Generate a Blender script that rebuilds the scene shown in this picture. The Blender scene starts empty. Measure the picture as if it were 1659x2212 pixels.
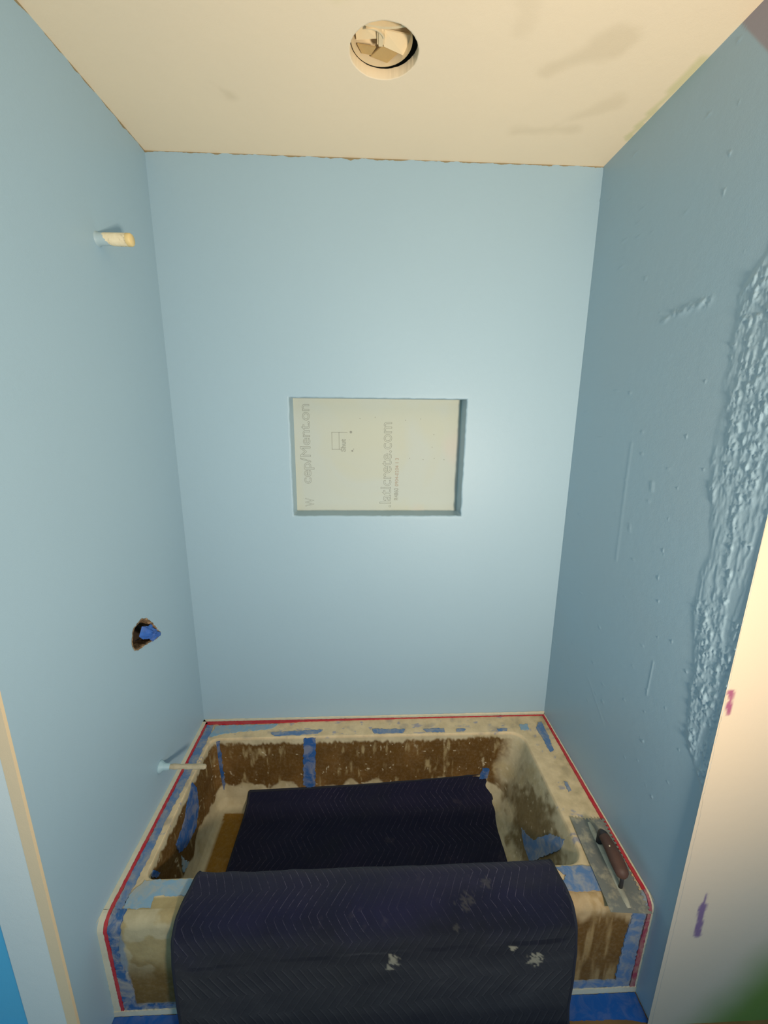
import bpy, bmesh, math, random
import numpy as np
from mathutils import Vector, Matrix
random.seed(7)
C = bpy.context.scene.collection
W, D, RZ, H = 1.524, 0.7475, 0.3574, 2.489      # alcove width, tub depth, rim height, ceiling height (metres)
YL, YR = -0.8555, -0.817                         # where the left and right alcove walls end

# ------------------------------------------------------------------ camera, light, exposure
def look(yaw, pitch, roll):
    cy, sy, cp, sp, cr, sr = math.cos(yaw), math.sin(yaw), math.cos(pitch), math.sin(pitch), math.cos(roll), math.sin(roll)
    f = Vector((sy*cp, cy*cp, sp)); r = Vector((cy, -sy, 0)); u = r.cross(f)
    r2 = cr*r + sr*u; u2 = -sr*r + cr*u
    return Matrix((r2, u2, -f)).transposed().to_4x4()
cd = bpy.data.cameras.new('camera'); cam = bpy.data.objects.new('camera', cd); C.objects.link(cam)
cam.matrix_world = Matrix.Translation((0.7184, -1.5777, 1.3268+RZ)) @ look(0.0421, -0.2374, 0.0102)
cd.sensor_fit = 'VERTICAL'; cd.sensor_height = 36; cd.sensor_width = 27
cd.lens = 889.41*36/2212; cd.clip_start = 0.02
sc = bpy.context.scene; sc.camera = cam
sc.view_settings.view_transform = 'Standard'; sc.view_settings.look = 'None'
sc.view_settings.exposure = 0.14; sc.view_settings.gamma = 1.0; sc.view_settings.use_curve_mapping = False
w = bpy.data.worlds.new('world'); sc.world = w; w.use_nodes = True
w.node_tree.nodes['Background'].inputs[0].default_value = (0.31, 0.68, 1.0, 1)
w.node_tree.nodes['Background'].inputs[1].default_value = 0.52
def area(name, loc, target, sx, sy, power, col, spread=180):
    l = bpy.data.lights.new(name, 'AREA'); l.shape = 'RECTANGLE'; l.size = sx; l.size_y = sy
    l.energy = power; l.color = col; l.spread = math.radians(spread)
    o = bpy.data.objects.new(name, l); C.objects.link(o); o.location = loc
    o.rotation_euler = (Vector(target)-Vector(loc)).to_track_quat('-Z', 'Y').to_euler(); return o
area('window_daylight', (1.33, -1.95, 1.27), (0.80, 0.0, 1.95), 0.20, 0.20, 24, (1.0, 0.855, 0.68), 150)

# ------------------------------------------------------------------ helpers
def lin(c):
    return tuple(((x/255)/12.92 if x/255 <= .04045 else ((x/255+.055)/1.055)**2.4) for x in c)
def L(c): return np.array(lin(c))
def setp(o, label=None, cat=None, group=None, kind=None):
    if label: o['label'] = label
    if cat: o['category'] = cat
    if group: o['group'] = group
    if kind: o['kind'] = kind
    return o
def empty(name, loc, label, cat):
    o = bpy.data.objects.new(name, None); C.objects.link(o); o.location = loc; o.empty_display_size = .05
    return setp(o, label, cat)
def link(name, me, mat, parent=None, smooth=False):
    o = bpy.data.objects.new(name, me); C.objects.link(o)
    if mat: me.materials.append(mat)
    if parent:
        o.parent = parent; o.matrix_parent_inverse = Matrix.Translation(-Vector(parent.location))
    if smooth: me.shade_smooth()
    return o
def from_bm(name, bm, mat, parent=None, smooth=False):
    bmesh.ops.recalc_face_normals(bm, faces=bm.faces)
    me = bpy.data.meshes.new(name); bm.to_mesh(me); bm.free()
    return link(name, me, mat, parent, smooth)
def grid_mesh(name, P, col=None, mat=None, parent=None, uv=None, flip=False, closed=False, smooth=True, fmask=None):
    """P: (rows, cols, 3)"""
    n, m = P.shape[:2]
    idx = np.arange(n*m).reshape(n, m)
    if closed: idx = np.concatenate([idx, idx[:, :1]], 1)
    a, b, c, d = idx[:-1, :-1], idx[:-1, 1:], idx[1:, 1:], idx[1:, :-1]
    F = np.stack([a, b, c, d] if not flip else [a, d, c, b], -1).reshape(-1, 4)
    if fmask is not None: F = F[fmask.reshape(-1)]
    me = bpy.data.meshes.new(name)
    me.vertices.add(n*m); me.vertices.foreach_set('co', P.reshape(-1).astype(np.float32))
    me.loops.add(F.size); me.loops.foreach_set('vertex_index', F.reshape(-1).astype(np.int32))
    me.polygons.add(len(F)); me.polygons.foreach_set('loop_start', (np.arange(len(F))*4).astype(np.int32))
    me.update(calc_edges=True); me.validate()
    if col is not None:
        at = me.color_attributes.new('Col', 'FLOAT_COLOR', 'POINT')
        c4 = np.ones((n*m, 4), np.float32); c4[:, :3] = np.clip(col.reshape(-1, 3), 0, 1)
        at.data.foreach_set('color', c4.reshape(-1))
    if uv is not None:
        ul = me.uv_layers.new(name='UVMap'); ul.data.foreach_set('uv', uv.reshape(-1, 2)[F.reshape(-1)].astype(np.float32).reshape(-1))
    return link(name, me, mat, parent, smooth)
# numpy value noise ---------------------------------------------------
_rng = np.random.RandomState(11); _T = _rng.rand(64, 64, 64)
def vn(p):
    i = np.floor(p).astype(int); f = p-i; f = f*f*(3-2*f); r = 0
    for dx in (0, 1):
        for dy in (0, 1):
            for dz in (0, 1):
                wt = (f[..., 0] if dx else 1-f[..., 0])*(f[..., 1] if dy else 1-f[..., 1])*(f[..., 2] if dz else 1-f[..., 2])
                r = r + wt*_T[(i[..., 0]+dx) % 64, (i[..., 1]+dy) % 64, (i[..., 2]+dz) % 64]
    return r
def fbm(p, s=1.0, o=4, seed=0):
    s = np.array(s)*np.ones(3); r = 0; a = .5; t = 0
    for k in range(o):
        r = r + a*vn(p*s + seed*7.31 + k*3.7); t += a; a *= .5; s = s*2.03
    return r/t
def ss(a, b, x): t = np.clip((x-a)/(b-a), 0, 1); return t*t*(3-2*t)
def mix(a, b, t): return a*(1-t[..., None]) + b*t[..., None]

# ------------------------------------------------------------------ materials
class NT:
    def __init__(s, name, rough=.6, metal=0.0, spec=.5):
        m = bpy.data.materials.new(name); m.use_nodes = True; s.m = m; s.t = m.node_tree; s.n = s.t.nodes
        s.b = s.n['Principled BSDF']; s.b.inputs['Roughness'].default_value = rough
        s.b.inputs['Metallic'].default_value = metal; s.b.inputs['Specular IOR Level'].default_value = spec
    def new(s, typ, **k):
        n = s.n.new(typ)
        for a, v in k.items(): setattr(n, a, v)
        return n
    def l(s, a, b): s.t.links.new(a, b)
    def coord(s, which='Object'): return s.new('ShaderNodeTexCoord').outputs[which]
    def mapping(s, v, scale):
        m = s.new('ShaderNodeMapping'); m.inputs['Scale'].default_value = scale; s.l(v, m.inputs[0]); return m.outputs[0]
    def noise(s, v, scale, detail=4, rough=.55, dist=0):
        n = s.new('ShaderNodeTexNoise'); n.inputs['Scale'].default_value = scale; n.inputs['Detail'].default_value = detail
        n.inputs['Roughness'].default_value = rough; n.inputs['Distortion'].default_value = dist
        if v is not None: s.l(v, n.inputs['Vector'])
        return n.outputs[0]
    def ramp(s, f, stops):
        r = s.new('ShaderNodeValToRGB'); e = r.color_ramp.elements
        while len(e) < len(stops): e.new(.5)
        for i, (p, c) in enumerate(stops):
            e[i].position = p; e[i].color = (c if len(c) == 4 else (*c, 1)) if not isinstance(c, (int, float)) else (c, c, c, 1)
        s.l(f, r.inputs[0]); return r.outputs[0]
    def mixc(s, f, a, b, mode='MIX'):
        m = s.new('ShaderNodeMix', data_type='RGBA', blend_type=mode)
        for sock, v in ((m.inputs[0], f), (m.inputs[6], a), (m.inputs[7], b)):
            if hasattr(v, 'links'): s.l(v, sock)
            else: sock.default_value = v if isinstance(v, (int, float)) else (*v, 1)[:4]
        return m.outputs[2]
    def math(s, op, a, b=0.0, clamp=False):
        m = s.new('ShaderNodeMath', operation=op, use_clamp=clamp)
        for i, v in enumerate((a, b)):
            if hasattr(v, 'links'): s.l(v, m.inputs[i])
            else: m.inputs[i].default_value = v
        return m.outputs[0]
    def bump(s, h, strength, dist, prev=None):
        b = s.new('ShaderNodeBump'); b.inputs['Strength'].default_value = strength; b.inputs['Distance'].default_value = dist
        s.l(h, b.inputs['Height'])
        if prev: s.l(prev, b.inputs['Normal'])
        return b.outputs[0]
    def out(s, color=None, normal=None, rough=None):
        if color is not None:
            if hasattr(color, 'links'): s.l(color, s.b.inputs['Base Color'])
            else: s.b.inputs['Base Color'].default_value = (*color, 1)
        if normal: s.l(normal, s.b.inputs['Normal'])
        if rough: s.l(rough, s.b.inputs['Roughness'])
        return s.m
BLUE = lin((164, 190, 203))
def painted(name, base, var=.04, rough=.45, stipple=.0006, attr=False, spec=.35):
    t = NT(name, rough, spec=spec); v = t.coord()
    col = base
    if attr:
        a = t.new('ShaderNodeAttribute', attribute_name='Col'); col = a.outputs['Color']
    n = t.noise(v, 3.0, 3)
    c = t.mixc(t.math('MULTIPLY', t.ramp(n, [(.35, 0.0), (.65, 1.0)]), var*2.2), col, tuple(min(1, x*.86) for x in (base or (.5, .5, .5))[:3]) if not attr else (.45, .45, .42))
    h1 = t.noise(v, 420, 3, .6); h2 = t.noise(v, 38, 4, .5)
    nb = t.bump(h1, .35, stipple); nb = t.bump(h2, .25, .0018, nb)
    return t.out(c, nb)
M_wall = painted('blue_paint', BLUE)
def cut_line(m):   # bare tan strip where the brush stopped short of the ceiling
    t = m.node_tree; b = t.nodes['Principled BSDF']; src = b.inputs['Base Color'].links[0].from_socket
    N_ = lambda k, **a: t.nodes.new(k)
    tc = N_('ShaderNodeTexCoord'); sp = N_('ShaderNodeSeparateXYZ'); t.links.new(tc.outputs['Object'], sp.inputs[0])
    no = N_('ShaderNodeTexNoise'); no.inputs['Scale'].default_value = 22; no.inputs['Detail'].default_value = 4; t.links.new(tc.outputs['Object'], no.inputs['Vector'])
    ma = N_('ShaderNodeMath'); ma.operation = 'MULTIPLY_ADD'; ma.inputs[1].default_value = .022; t.links.new(no.outputs[0], ma.inputs[0]); t.links.new(sp.outputs[2], ma.inputs[2])
    gt = N_('ShaderNodeMath'); gt.operation = 'GREATER_THAN'; gt.inputs[1].default_value = H+.0085; t.links.new(ma.outputs[0], gt.inputs[0])
    mx = N_('ShaderNodeMix'); mx.data_type = 'RGBA'; t.links.new(gt.outputs[0], mx.inputs[0]); t.links.new(src, mx.inputs[6]); mx.inputs[7].default_value = (*lin((150, 134, 100)), 1)
    t.links.new(mx.outputs[2], b.inputs['Base Color'])
cut_line(M_wall)
M_wallR = painted('blue_paint_over_plaster', None, attr=True, rough=.38)
M_ceil = painted('cream_ceiling_paint', None, attr=True, rough=.7, var=.02)
M_face = painted('cream_wall_paint', None, attr=True, rough=.5, var=.02)
M_white = painted('pale_wall_end_paint', lin((222, 228, 222)), rough=.5)
M_tan = painted('bare_corner_bead', lin((232, 206, 166)), rough=.7, var=.06)
M_bright = painted('bright_blue_paint', lin((96, 190, 226)), rough=.5)
def attr_mat(name, rough=.7, bumps=((60, .5, .002), (350, .4, .0008)), dust=.1):
    t = NT(name, rough, spec=.3); v = t.coord(); a = t.new('ShaderNodeAttribute', attribute_name='Col')
    n = t.noise(v, 90, 5, .65)
    c = t.mixc(t.math('MULTIPLY', t.ramp(n, [(.45, 0.0), (.75, 1.0)]), dust), a.outputs['Color'], lin((215, 200, 170)))
    c = t.mixc(t.math('MULTIPLY', t.ramp(t.noise(v, 23, 5, .6), [(.4, 0.0), (.8, 1.0)]), .35), c, (.30, .26, .20), 'MULTIPLY')
    nb = None
    for s_, st, d in bumps: nb = t.bump(t.noise(v, s_, 4, .6), st, d, nb)
    return t.out(c, nb)
M_tub = attr_mat('splattered_masking_paper', .75)
def tape_mat(name, base, dust, dustcol=(196, 184, 158), scale=28, rough=.55, w0=.5):
    t = NT(name, rough, spec=.3); v = t.coord()
    n = t.noise(v, scale, 6, .65, .6)
    f = t.math('MULTIPLY', t.ramp(n, [(w0-.07, 0.0), (w0+.12, 1.0)]), dust)
    c = t.mixc(f, lin(base), lin(dustcol))
    c = t.mixc(t.math('MULTIPLY', t.noise(v, 7, 4), .5), c, tuple(x*.7 for x in lin(base)))
    nb = t.bump(t.noise(v, 140, 4, .6), .4, .0008)
    nb = t.bump(t.noise(t.mapping(v, (60, 60, 8)), 1, 3), .25, .0015, nb)
    return t.out(c, nb)
M_tape = tape_mat('blue_painters_tape', (48, 94, 156), .42)
M_tape_dusty = tape_mat('dusty_blue_tape', (98, 130, 172), .55)
M_tape_pale = tape_mat('plaster_washed_blue_tape', (140, 174, 196), .7)
M_red = tape_mat('red_tape', (196, 46, 58), .10)
M_reddust = tape_mat('dusty_red_tape', (160, 70, 92), .5)
M_grout = tape_mat('white_mortar', (226, 218, 192), .3, dustcol=(200, 190, 165))
M_plast = tape_mat('dried_plaster', (200, 186, 156), .4, dustcol=(150, 128, 92))
def simple(name, c, rough=.6, metal=0.0, scale=60, var=.25, bump=.0005):
    t = NT(name, rough, metal); v = t.coord(); n = t.noise(v, scale, 5, .6)
    col = t.mixc(t.math('MULTIPLY', n, var*2), lin(c), tuple(x*.45 for x in lin(c)))
    return t.out(col, t.bump(n, .5, bump))

# ------------------------------------------------------------------ room shell
def cube(bm, x0, x1, y0, y1, z0, z1):
    vs = [bm.verts.new(p) for p in ((x0,y0,z0),(x1,y0,z0),(x1,y1,z0),(x0,y1,z0),(x0,y0,z1),(x1,y0,z1),(x1,y1,z1),(x0,y1,z1))]
    for f in ((0,3,2,1),(4,5,6,7),(0,1,5,4),(1,2,6,5),(2,3,7,6),(3,0,4,7)): bm.faces.new([vs[i] for i in f])
def box(name, b, mat, parent=None, bevel=0.0):
    bm = bmesh.new(); cube(bm, *b)
    if bevel: bmesh.ops.bevel(bm, geom=bm.edges[:], offset=bevel, segments=3, affect='EDGES')
    return from_bm(name, bm, mat, parent)
# floor
t = NT('floor_paper', .7); v = t.coord()
n = t.noise(v, 12, 5); M_floor = t.out(t.mixc(n, lin((150, 112, 60)), lin((96, 70, 34))), t.bump(t.noise(v, 80, 4), .3, .001))
setp(box('floor', (-1.0, 2.6, -2.6, 0.12, -.05, 0.0), M_floor), kind='structure')
# back wall with the niche opening cut through: strips on a fine lattice with a softly rounded, slightly rough opening edge
NX0, NX1, NZ0, NZ1, ND = .431, 1.090, 1.287, 1.734, .088
def back_wall():
    bm = bmesh.new()
    # rings outward from niche opening: each ring = rectangle loop with n points per side
    def loop(x0, x1, z0, z1, y, jit=0.0, n=70):
        pts = []
        for i in range(n): pts.append([x0+(x1-x0)*i/n, z0])
        for i in range(n): pts.append([x1, z0+(z1-z0)*i/n])
        for i in range(n): pts.append([x1-(x1-x0)*i/n, z1])
        for i in range(n): pts.append([x0, z1-(z1-z0)*i/n])
        pts = np.array(pts); P = np.stack([pts[:, 0], np.full(len(pts), y), pts[:, 1]], 1)
        if jit:
            nz = fbm(P, 55, 3, 3)-.5; cx, cz = (x0+x1)/2, (z0+z1)/2
            dn = np.stack([np.sign(P[:, 0]-cx)*(np.abs(P[:, 0]-cx) > (x1-x0)/2-.002), np.zeros(len(P)), np.sign(P[:, 2]-cz)*(np.abs(P[:, 2]-cz) > (z1-z0)/2-.002)], 1)
            P = P + dn*(nz*jit)[:, None]
        return P
    r = []
    r.append(loop(NX0, NX1, NZ0, NZ1, ND))
    r.append(loop(NX0, NX1, NZ0, NZ1, .012, .003))
    for k in range(1, 6):
        a = k/6*math.pi/2; e = .006*(1-math.cos(a)); yy = .006*(1-math.sin(a))
        r.append(loop(NX0-e, NX1+e, NZ0-e, NZ1+e, yy, .005))
    r.append(loop(NX0-.007, NX1+.007, NZ0-.007, NZ1+.007, 0.0, .003))
    r.append(loop(NX0-.02, NX1+.02, NZ0-.02, NZ1+.02, 0.0))
    r.append(loop(-.15, W+.15, -.02, H+.02, 0.0))
    P = np.stack(r, 0)
    return grid_mesh('wall_back', P, None, M_wall, closed=True, smooth=True)
setp(back_wall(), kind='structure')

# niche backing board with its printed writing
t = NT('niche_backer_board', .8); v = t.coord()
c = t.mixc(t.ramp(t.noise(v, 3.2, 3, .5, .8), [(.45, 0.0), (.62, 1.0)]), lin((188, 195, 186)), lin((190, 194, 178)))
c = t.mixc(t.math('MULTIPLY', t.ramp(t.noise(t.mapping(v, (1, 1, 1)), 2.3, 2, .5), [(.56, 0.0), (.62, 1.0)]), .35), c, lin((204, 188, 178)))
M_board = t.out(c, t.bump(t.noise(v, 300, 4, .6), .3, .0006))
niche = empty('niche_board', (0.76, ND, NZ0), 'unpainted grey backer board with faint printed lettering recessed in the wall niche', 'board')
box('board', (NX0-.02, NX1+.02, ND-.001, ND+.012, NZ0-.02, NZ1+.02), M_board, niche)
M_ink = simple('faint_grey_ink', (160, 162, 150), .9, bump=0.0); M_inkr = simple('faint_tan_ink', (180, 164, 146), .9, bump=0.0)
def text(name, body, base, length, height, mat, outline, parent, label=None):
    """writing that reads upward: starts at base=(x, z) lower end, baseline on the right side"""
    cu = bpy.data.curves.new(name, 'FONT'); cu.body = body; cu.size = 1.0
    if outline: cu.fill_mode = 'NONE'; cu.bevel_depth = outline; cu.bevel_resolution = 0
    else: cu.extrude = .002
    o = bpy.data.objects.new(name, cu); C.objects.link(o)
    bpy.context.view_layer.update()
    me = bpy.data.meshes.new_from_object(o.evaluated_get(bpy.context.evaluated_depsgraph_get()))
    C.objects.unlink(o); bpy.data.objects.remove(o)
    co = np.zeros(len(me.vertices)*3); me.vertices.foreach_get('co', co); co = co.reshape(-1, 3)
    mn, mx = co.min(0), co.max(0)
    u = (co[:, 0]-mn[0])/(mx[0]-mn[0])*length; hh = co[:, 1]*height
    P = np.stack([base[0]-hh, ND-.0012-np.clip(co[:, 2]/(abs(co[:, 2]).max()+1e-9), -1, 1)*.0004, base[1]+u], 1)
    me.vertices.foreach_set('co', P.reshape(-1)); me.update(); me.materials.clear()
    ob = link(name, me, mat, parent)
    if label: ob['label'] = label
text('lettering', '.laticrete.com', (.816, 1.302), .345, .066, M_ink, .009, niche, 'laticrete.com in faint outline letters')
text('lettering', 'cep/Ment.on', (.492, 1.40), .312, .058, M_ink, .010, niche, 'partly covered outline letters')
text('lettering', 'W', (.500, 1.305), .035, .050, M_ink, .010, niche, 'stray outline letter at lower left')
text('small_print', 'R4860', (.846, 1.332), .05, .024, M_ink, 0, niche)
text('small_print', '0904-0204 1 3', (.846, 1.39), .115, .020, M_inkr, 0, niche)
text('small_print', 'Shut', (.632, 1.530), .05, .026, M_ink, .02, niche)
bm = bmesh.new()
q = [(.578, .640, 1.6045, 1.606), (.578, .5795, 1.538, 1.606), (.578, .618, 1.538, 1.5395), (.606, .6075, 1.538, 1.606)]
for (x0, x1, z0, z1) in q:
    cube(bm, x0, x1, ND-.0016, ND-.0008, z0, z1)
bmesh.ops.remove_doubles(bm, verts=bm.verts[:], dist=.0001); from_bm('printed_symbol', bm, M_ink, niche)
for (x, z, r) in ((.654, 1.607, .005), (.648, 1.577, .001), (.664, 1.540, .002), (.659, 1.533, .004), (.87,1.655,.0018), (.93,1.66,.0018), (.985,1.60,.0018), (.89,1.505,.0018), (.945,1.50,.0018), (.99,1.505,.0018), (1.03,1.50,.0018), (.98,1.55,.0018), (.75,1.665,.0018), (.69,1.66,.0018)):
    bm = bmesh.new(); bmesh.ops.create_circle(bm, cap_ends=True, segments=14, radius=r, matrix=Matrix.Translation((x, ND-.0014, z)) @ Matrix.Rotation(math.pi/2, 4, 'X'))
    from_bm('printed_dot', bm, M_ink, niche)

# left wall (leans 8 mm into the alcove at the top) with the ragged valve hole
HOLE = [(-0.42,0.975),(-0.423,0.997),(-0.414,1.02),(-0.404,1.031),(-0.377,1.035),(-0.362,1.039),(-0.335,1.027),(-0.313,1.007),(-0.295,0.98),(-0.277,0.953),(-0.262,0.937),(-0.267,0.928),(-0.306,0.935),(-0.335,0.942),(-0.359,0.95),(-0.383,0.952),(-0.413,0.962)]
def jit(pts, step, amp, seed=0, closed=True):
    out = []; n = len(pts); rs = random.Random(seed)
    for i in range(n if closed else n-1):
        a, b = pts[i], pts[(i+1) % n]; k = max(1, int(math.dist(a, b)/step)); nx, ny = -(b[1]-a[1]), b[0]-a[0]
        l = math.hypot(nx, ny) or 1
        for j in range(k):
            q = j/k; d = rs.uniform(-amp, amp)
            out.append((a[0]+(b[0]-a[0])*q+nx/l*d, a[1]+(b[1]-a[1])*q+ny/l*d))
    return out
def lx(z): return .0085*max(0, z-RZ)/(H-RZ)
def left_wall():
    bm = bmesh.new()
    outer = [(0.0, -.0), (YL, 0.0), (YL, H+.01), (0.0, H+.01)]
    vo = [bm.verts.new((lx(z), y, z)) for y, z in outer]
    hp = jit(HOLE, .006, .0012, 3); vh = [bm.verts.new((lx(z), y, z)) for y, z in hp]
    ed = [bm.edges.new((vo[i], vo[(i+1) % 4])) for i in range(4)] + [bm.edges.new((vh[i], vh[(i+1) % len(vh)])) for i in range(len(vh))]
    bmesh.ops.triangle_fill(bm, edges=ed, use_beauty=True)
    bv = [bm.verts.new((-.115, y, z)) for y, z in outer]
    for i in range(4): bm.faces.new((vo[i], vo[(i+1) % 4], bv[(i+1) % 4], bv[i]))
    o = from_bm('wall_left', bm, M_wall); return o
setp(left_wall(), kind='structure')
t = NT('torn_plaster', .9); v = t.coord(); M_torn = t.out(t.ramp(t.noise(v, 70, 5, .7), [(.3, lin((52, 40, 28))), (.5, lin((140, 112, 80))), (.7, lin((206, 176, 140)))]), t.bump(t.noise(v, 120, 4), .8, .004))
M_dark = simple('dark_cavity_board', (70, 56, 40), .9)
vh = empty('valve_opening', (0, -.36, .98), 'ragged hole broken through the left wall, stuffed with blue tape', 'hole')
ring = [jit(HOLE, .006, .0015, 3)]
cy_, cz_ = sum(p[0] for p in HOLE)/len(HOLE), sum(p[1] for p in HOLE)/len(HOLE)
hp = jit(HOLE, .006, .0012, 3); rows = []
for k, (dep, sc_) in enumerate(((.0012, 1.05), (.002, 1.0), (-.006, .93), (-.014, .98), (-.03, 1.0), (-.045, .9))):
    rs = random.Random(k); rows.append([(dep+lx(z)+rs.uniform(-.001, .001)*(k > 1), cy_+(y-cy_)*sc_+rs.uniform(-.002, .002)*(k != 1), cz_+(z-cz_)*sc_+rs.uniform(-.002, .002)*(k != 1)) for y, z in hp])
grid_mesh('broken_edge', np.array(rows), None, M_torn, vh, closed=True, smooth=False)
bm = bmesh.new(); bm.faces.new([bm.verts.new((-.045, y, z)) for y, z in jit(HOLE, .02, 0)]); from_bm('cavity_back', bm, M_dark, vh)
# crumpled blue tape in the hole
PL = [(-0.363,1.015),(-0.33,0.998),(-0.313,0.996),(-0.297,0.974),(-0.262,0.936),(-0.268,0.926),(-0.315,0.933),(-0.329,0.952),(-0.364,0.971),(-0.384,0.993)]
pj = jit(PL, .006, .001, 5); py, pz = sum(p[0] for p in PL)/len(PL), sum(p[1] for p in PL)/len(PL)
rows = []
for k in range(9):
    s_ = 1-k/8; rs = random.Random(20+k)
    rows.append([(.003+.014*(1-s_**2)+.004*math.sin(j*.9+k*1.3)*s_*(k > 0)+.003*rs.uniform(-1, 1)*(0 < k < 8), py+(y-py)*s_, pz+(z-pz)*s_) for j, (y, z) in enumerate(pj)])
M_plug = tape_mat('blue_tape_wad', (62, 112, 196), .15)
setp(grid_mesh('tape_wad', np.array(rows), None, M_plug, closed=True, smooth=False), 'crumpled blue tape stuffed over the hole in the left wall', 'tape')

# wall ends facing the camera
fl = NT('dummy')
setp(box('trim_1', (-.020, .0045, YL-.003, YL+.004, 0, H), M_tan), kind='structure')
setp(box('trim_2', (-.112, -.020, YL-.002, YL+.1, 0, H), M_white), kind='structure')
setp(box('wall_front_left', (-1.0, -.112, YL+.004, YL+.1, 0, H), M_bright), kind='structure')
M_bb = tape_mat('deep_blue_tape', (24, 92, 170), .12)
setp(box('baseboard_left', (-1.0, -.1125, YL-.004, YL+.004, 0, .20), M_bb), kind='structure')

# right wall: real relief where old plaster was left rough beside the outer edge
def right_wall():
    ys = np.concatenate([np.arange(0.0, -.30, -.012), np.arange(-.30, -.54, -.006), np.arange(-.54, YR-.0001, -.0025), [YR]])
    zs = np.concatenate([np.arange(0, .6, .012), np.arange(.6, H, .0032), [H+.005]])
    ys = np.unique(np.round(ys, 5))[::-1]; ys = ys[np.concatenate([[True], np.diff(ys) < -.0011])]; ys[-1] = YR
    Y, Z = np.meshgrid(ys, zs)
    X = W - .0168*np.clip(Z-RZ, 0, None)/(H-RZ)
    P = np.stack([np.zeros_like(Y), Y, Z], -1)
    yb = np.interp(Z, [0, .60, .82, .88, 1.05, 1.127, 1.245, 1.42, 1.55, 1.68, 1.84, 1.935, 2.0, 2.1, 2.3, 2.5], [-.86, -.83, -.79, -.735, -.715, -.70, -.682, -.682, -.66, -.645, -.635, -.64, -.69, -.73, -.80, -.86])
    yb = yb + (fbm(P*[1, 0, 1], 9, 3, 1)-.5)*.05
    m = ss(0, .02, yb-Y)
    vert = fbm(P, (1, 48, 11), 5, 2); blob = fbm(P, (1, 120, 80), 4, 5); big = fbm(P, (1, 22, 4), 3, 8)
    ridge = np.clip(1-np.abs(vert-.5)*9, 0, 1)
    h = m*(.0011*ridge +   .0062*np.clip(blob-.47, 0, 1)*2*ss(.38, .55, big) + .002*np.clip(big-.42, 0, 1)*2 + .0009)
    # stray scratches and drips
    def line(y0, z0, y1, z1, wd, amp):
        dy, dz = y1-y0, z1-z0; q = np.clip(((Y-y0)*dy+(Z-z0)*dz)/(dy*dy+dz*dz), 0, 1)
        return amp*np.exp(-(((Y-y0-q*dy)**2+(Z-z0-q*dz)**2)/wd**2))
    h += line(-.353, 1.60, -.359, 1.23, .004, .0012) + line(-.587, 1.012, -.584, .905, .003, .001)
    h += line(-.411, 1.929, -.46, 1.94, .005, .002)*ss(.35, .6, blob) + line(-.46, 1.94, -.561, 1.945, .010, .0035)*ss(.35, .65, blob)
    h += line(-.40, 1.36, -.405, 1.34, .004, .0015) + line(-.47, 1.50, -.472, 1.48, .005, .002) + line(-.30, .75, -.42, .66, .0025, .0006)
    h += .0016*ss(.80, .86, fbm(P, 70, 2, 12))*(Z > .5)
    X = X - h - .004*np.exp(-((Y-YR)/.006)**2)*(fbm(P, (1, 1, 60), 3, 4)-.3)
    col = np.zeros(Y.shape+(3,)) + np.array(BLUE)
    # bare grey-violet patch near the ceiling, and a thin unpainted line along the ceiling
    bare = ss(-.002, .004, (Z-2.49)+(-.52-Y)*1.26)
    col = mix(col, L((158, 150, 158)), bare)
    P2 = np.stack([X, Y, Z], -1)
    # return onto the wall end
    return grid_mesh('wall_right', P2, col, M_wallR)
setp(right_wall(), kind='structure')
def right_face():
    xs = np.concatenate([np.arange(W-.012, 2.0, .005), [2.3, 2.6]]); zs = np.arange(0, H+.01, .006); X, Z = np.meshgrid(xs, zs)
    Y = np.full_like(X, YR); P = np.stack([X, Y, Z], -1)
    col = np.zeros(X.shape+(3,)) + L((194, 176, 150))
    col = mix(col, L((186, 180, 170)), ss(1.0, .35, Z+(fbm(P, 4, 3, 2)-.5)*.3)*.6)
    g = ss(.10, -.26, (Z-.02)-(X-1.62)*1.55+(fbm(P, 8, 3, 6)-.5)*.08)  # soft green zone: green bounce light painted into the wall colour
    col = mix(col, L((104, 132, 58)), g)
    def chip(pts, c):
        nonlocal col
        n = (fbm(P, 60, 3, 9)-.5)*.012
        best = np.full(X.shape, 9.0)
        for (x0, z0, x1, z1, r) in pts:
            dx, dz = x1-x0, z1-z0; q = np.clip(((X-x0)*dx+(Z-z0)*dz)/(dx*dx+dz*dz), 0, 1)
            best = np.minimum(best, np.hypot(X-x0-q*dx, Z-z0-q*dz)-r)
        col = mix(col, L(c), ss(.003, -.002, best+n))
    chip([(1.524, 1.088, 1.531, 1.035, .007)], (142, 76, 100))
    chip([(1.588, .49, 1.586, .45, .004), (1.586, .45, 1.590, .35, .009)], (110, 92, 128))
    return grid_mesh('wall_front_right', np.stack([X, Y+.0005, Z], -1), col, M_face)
o = right_face(); setp(o, kind='structure')

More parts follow.
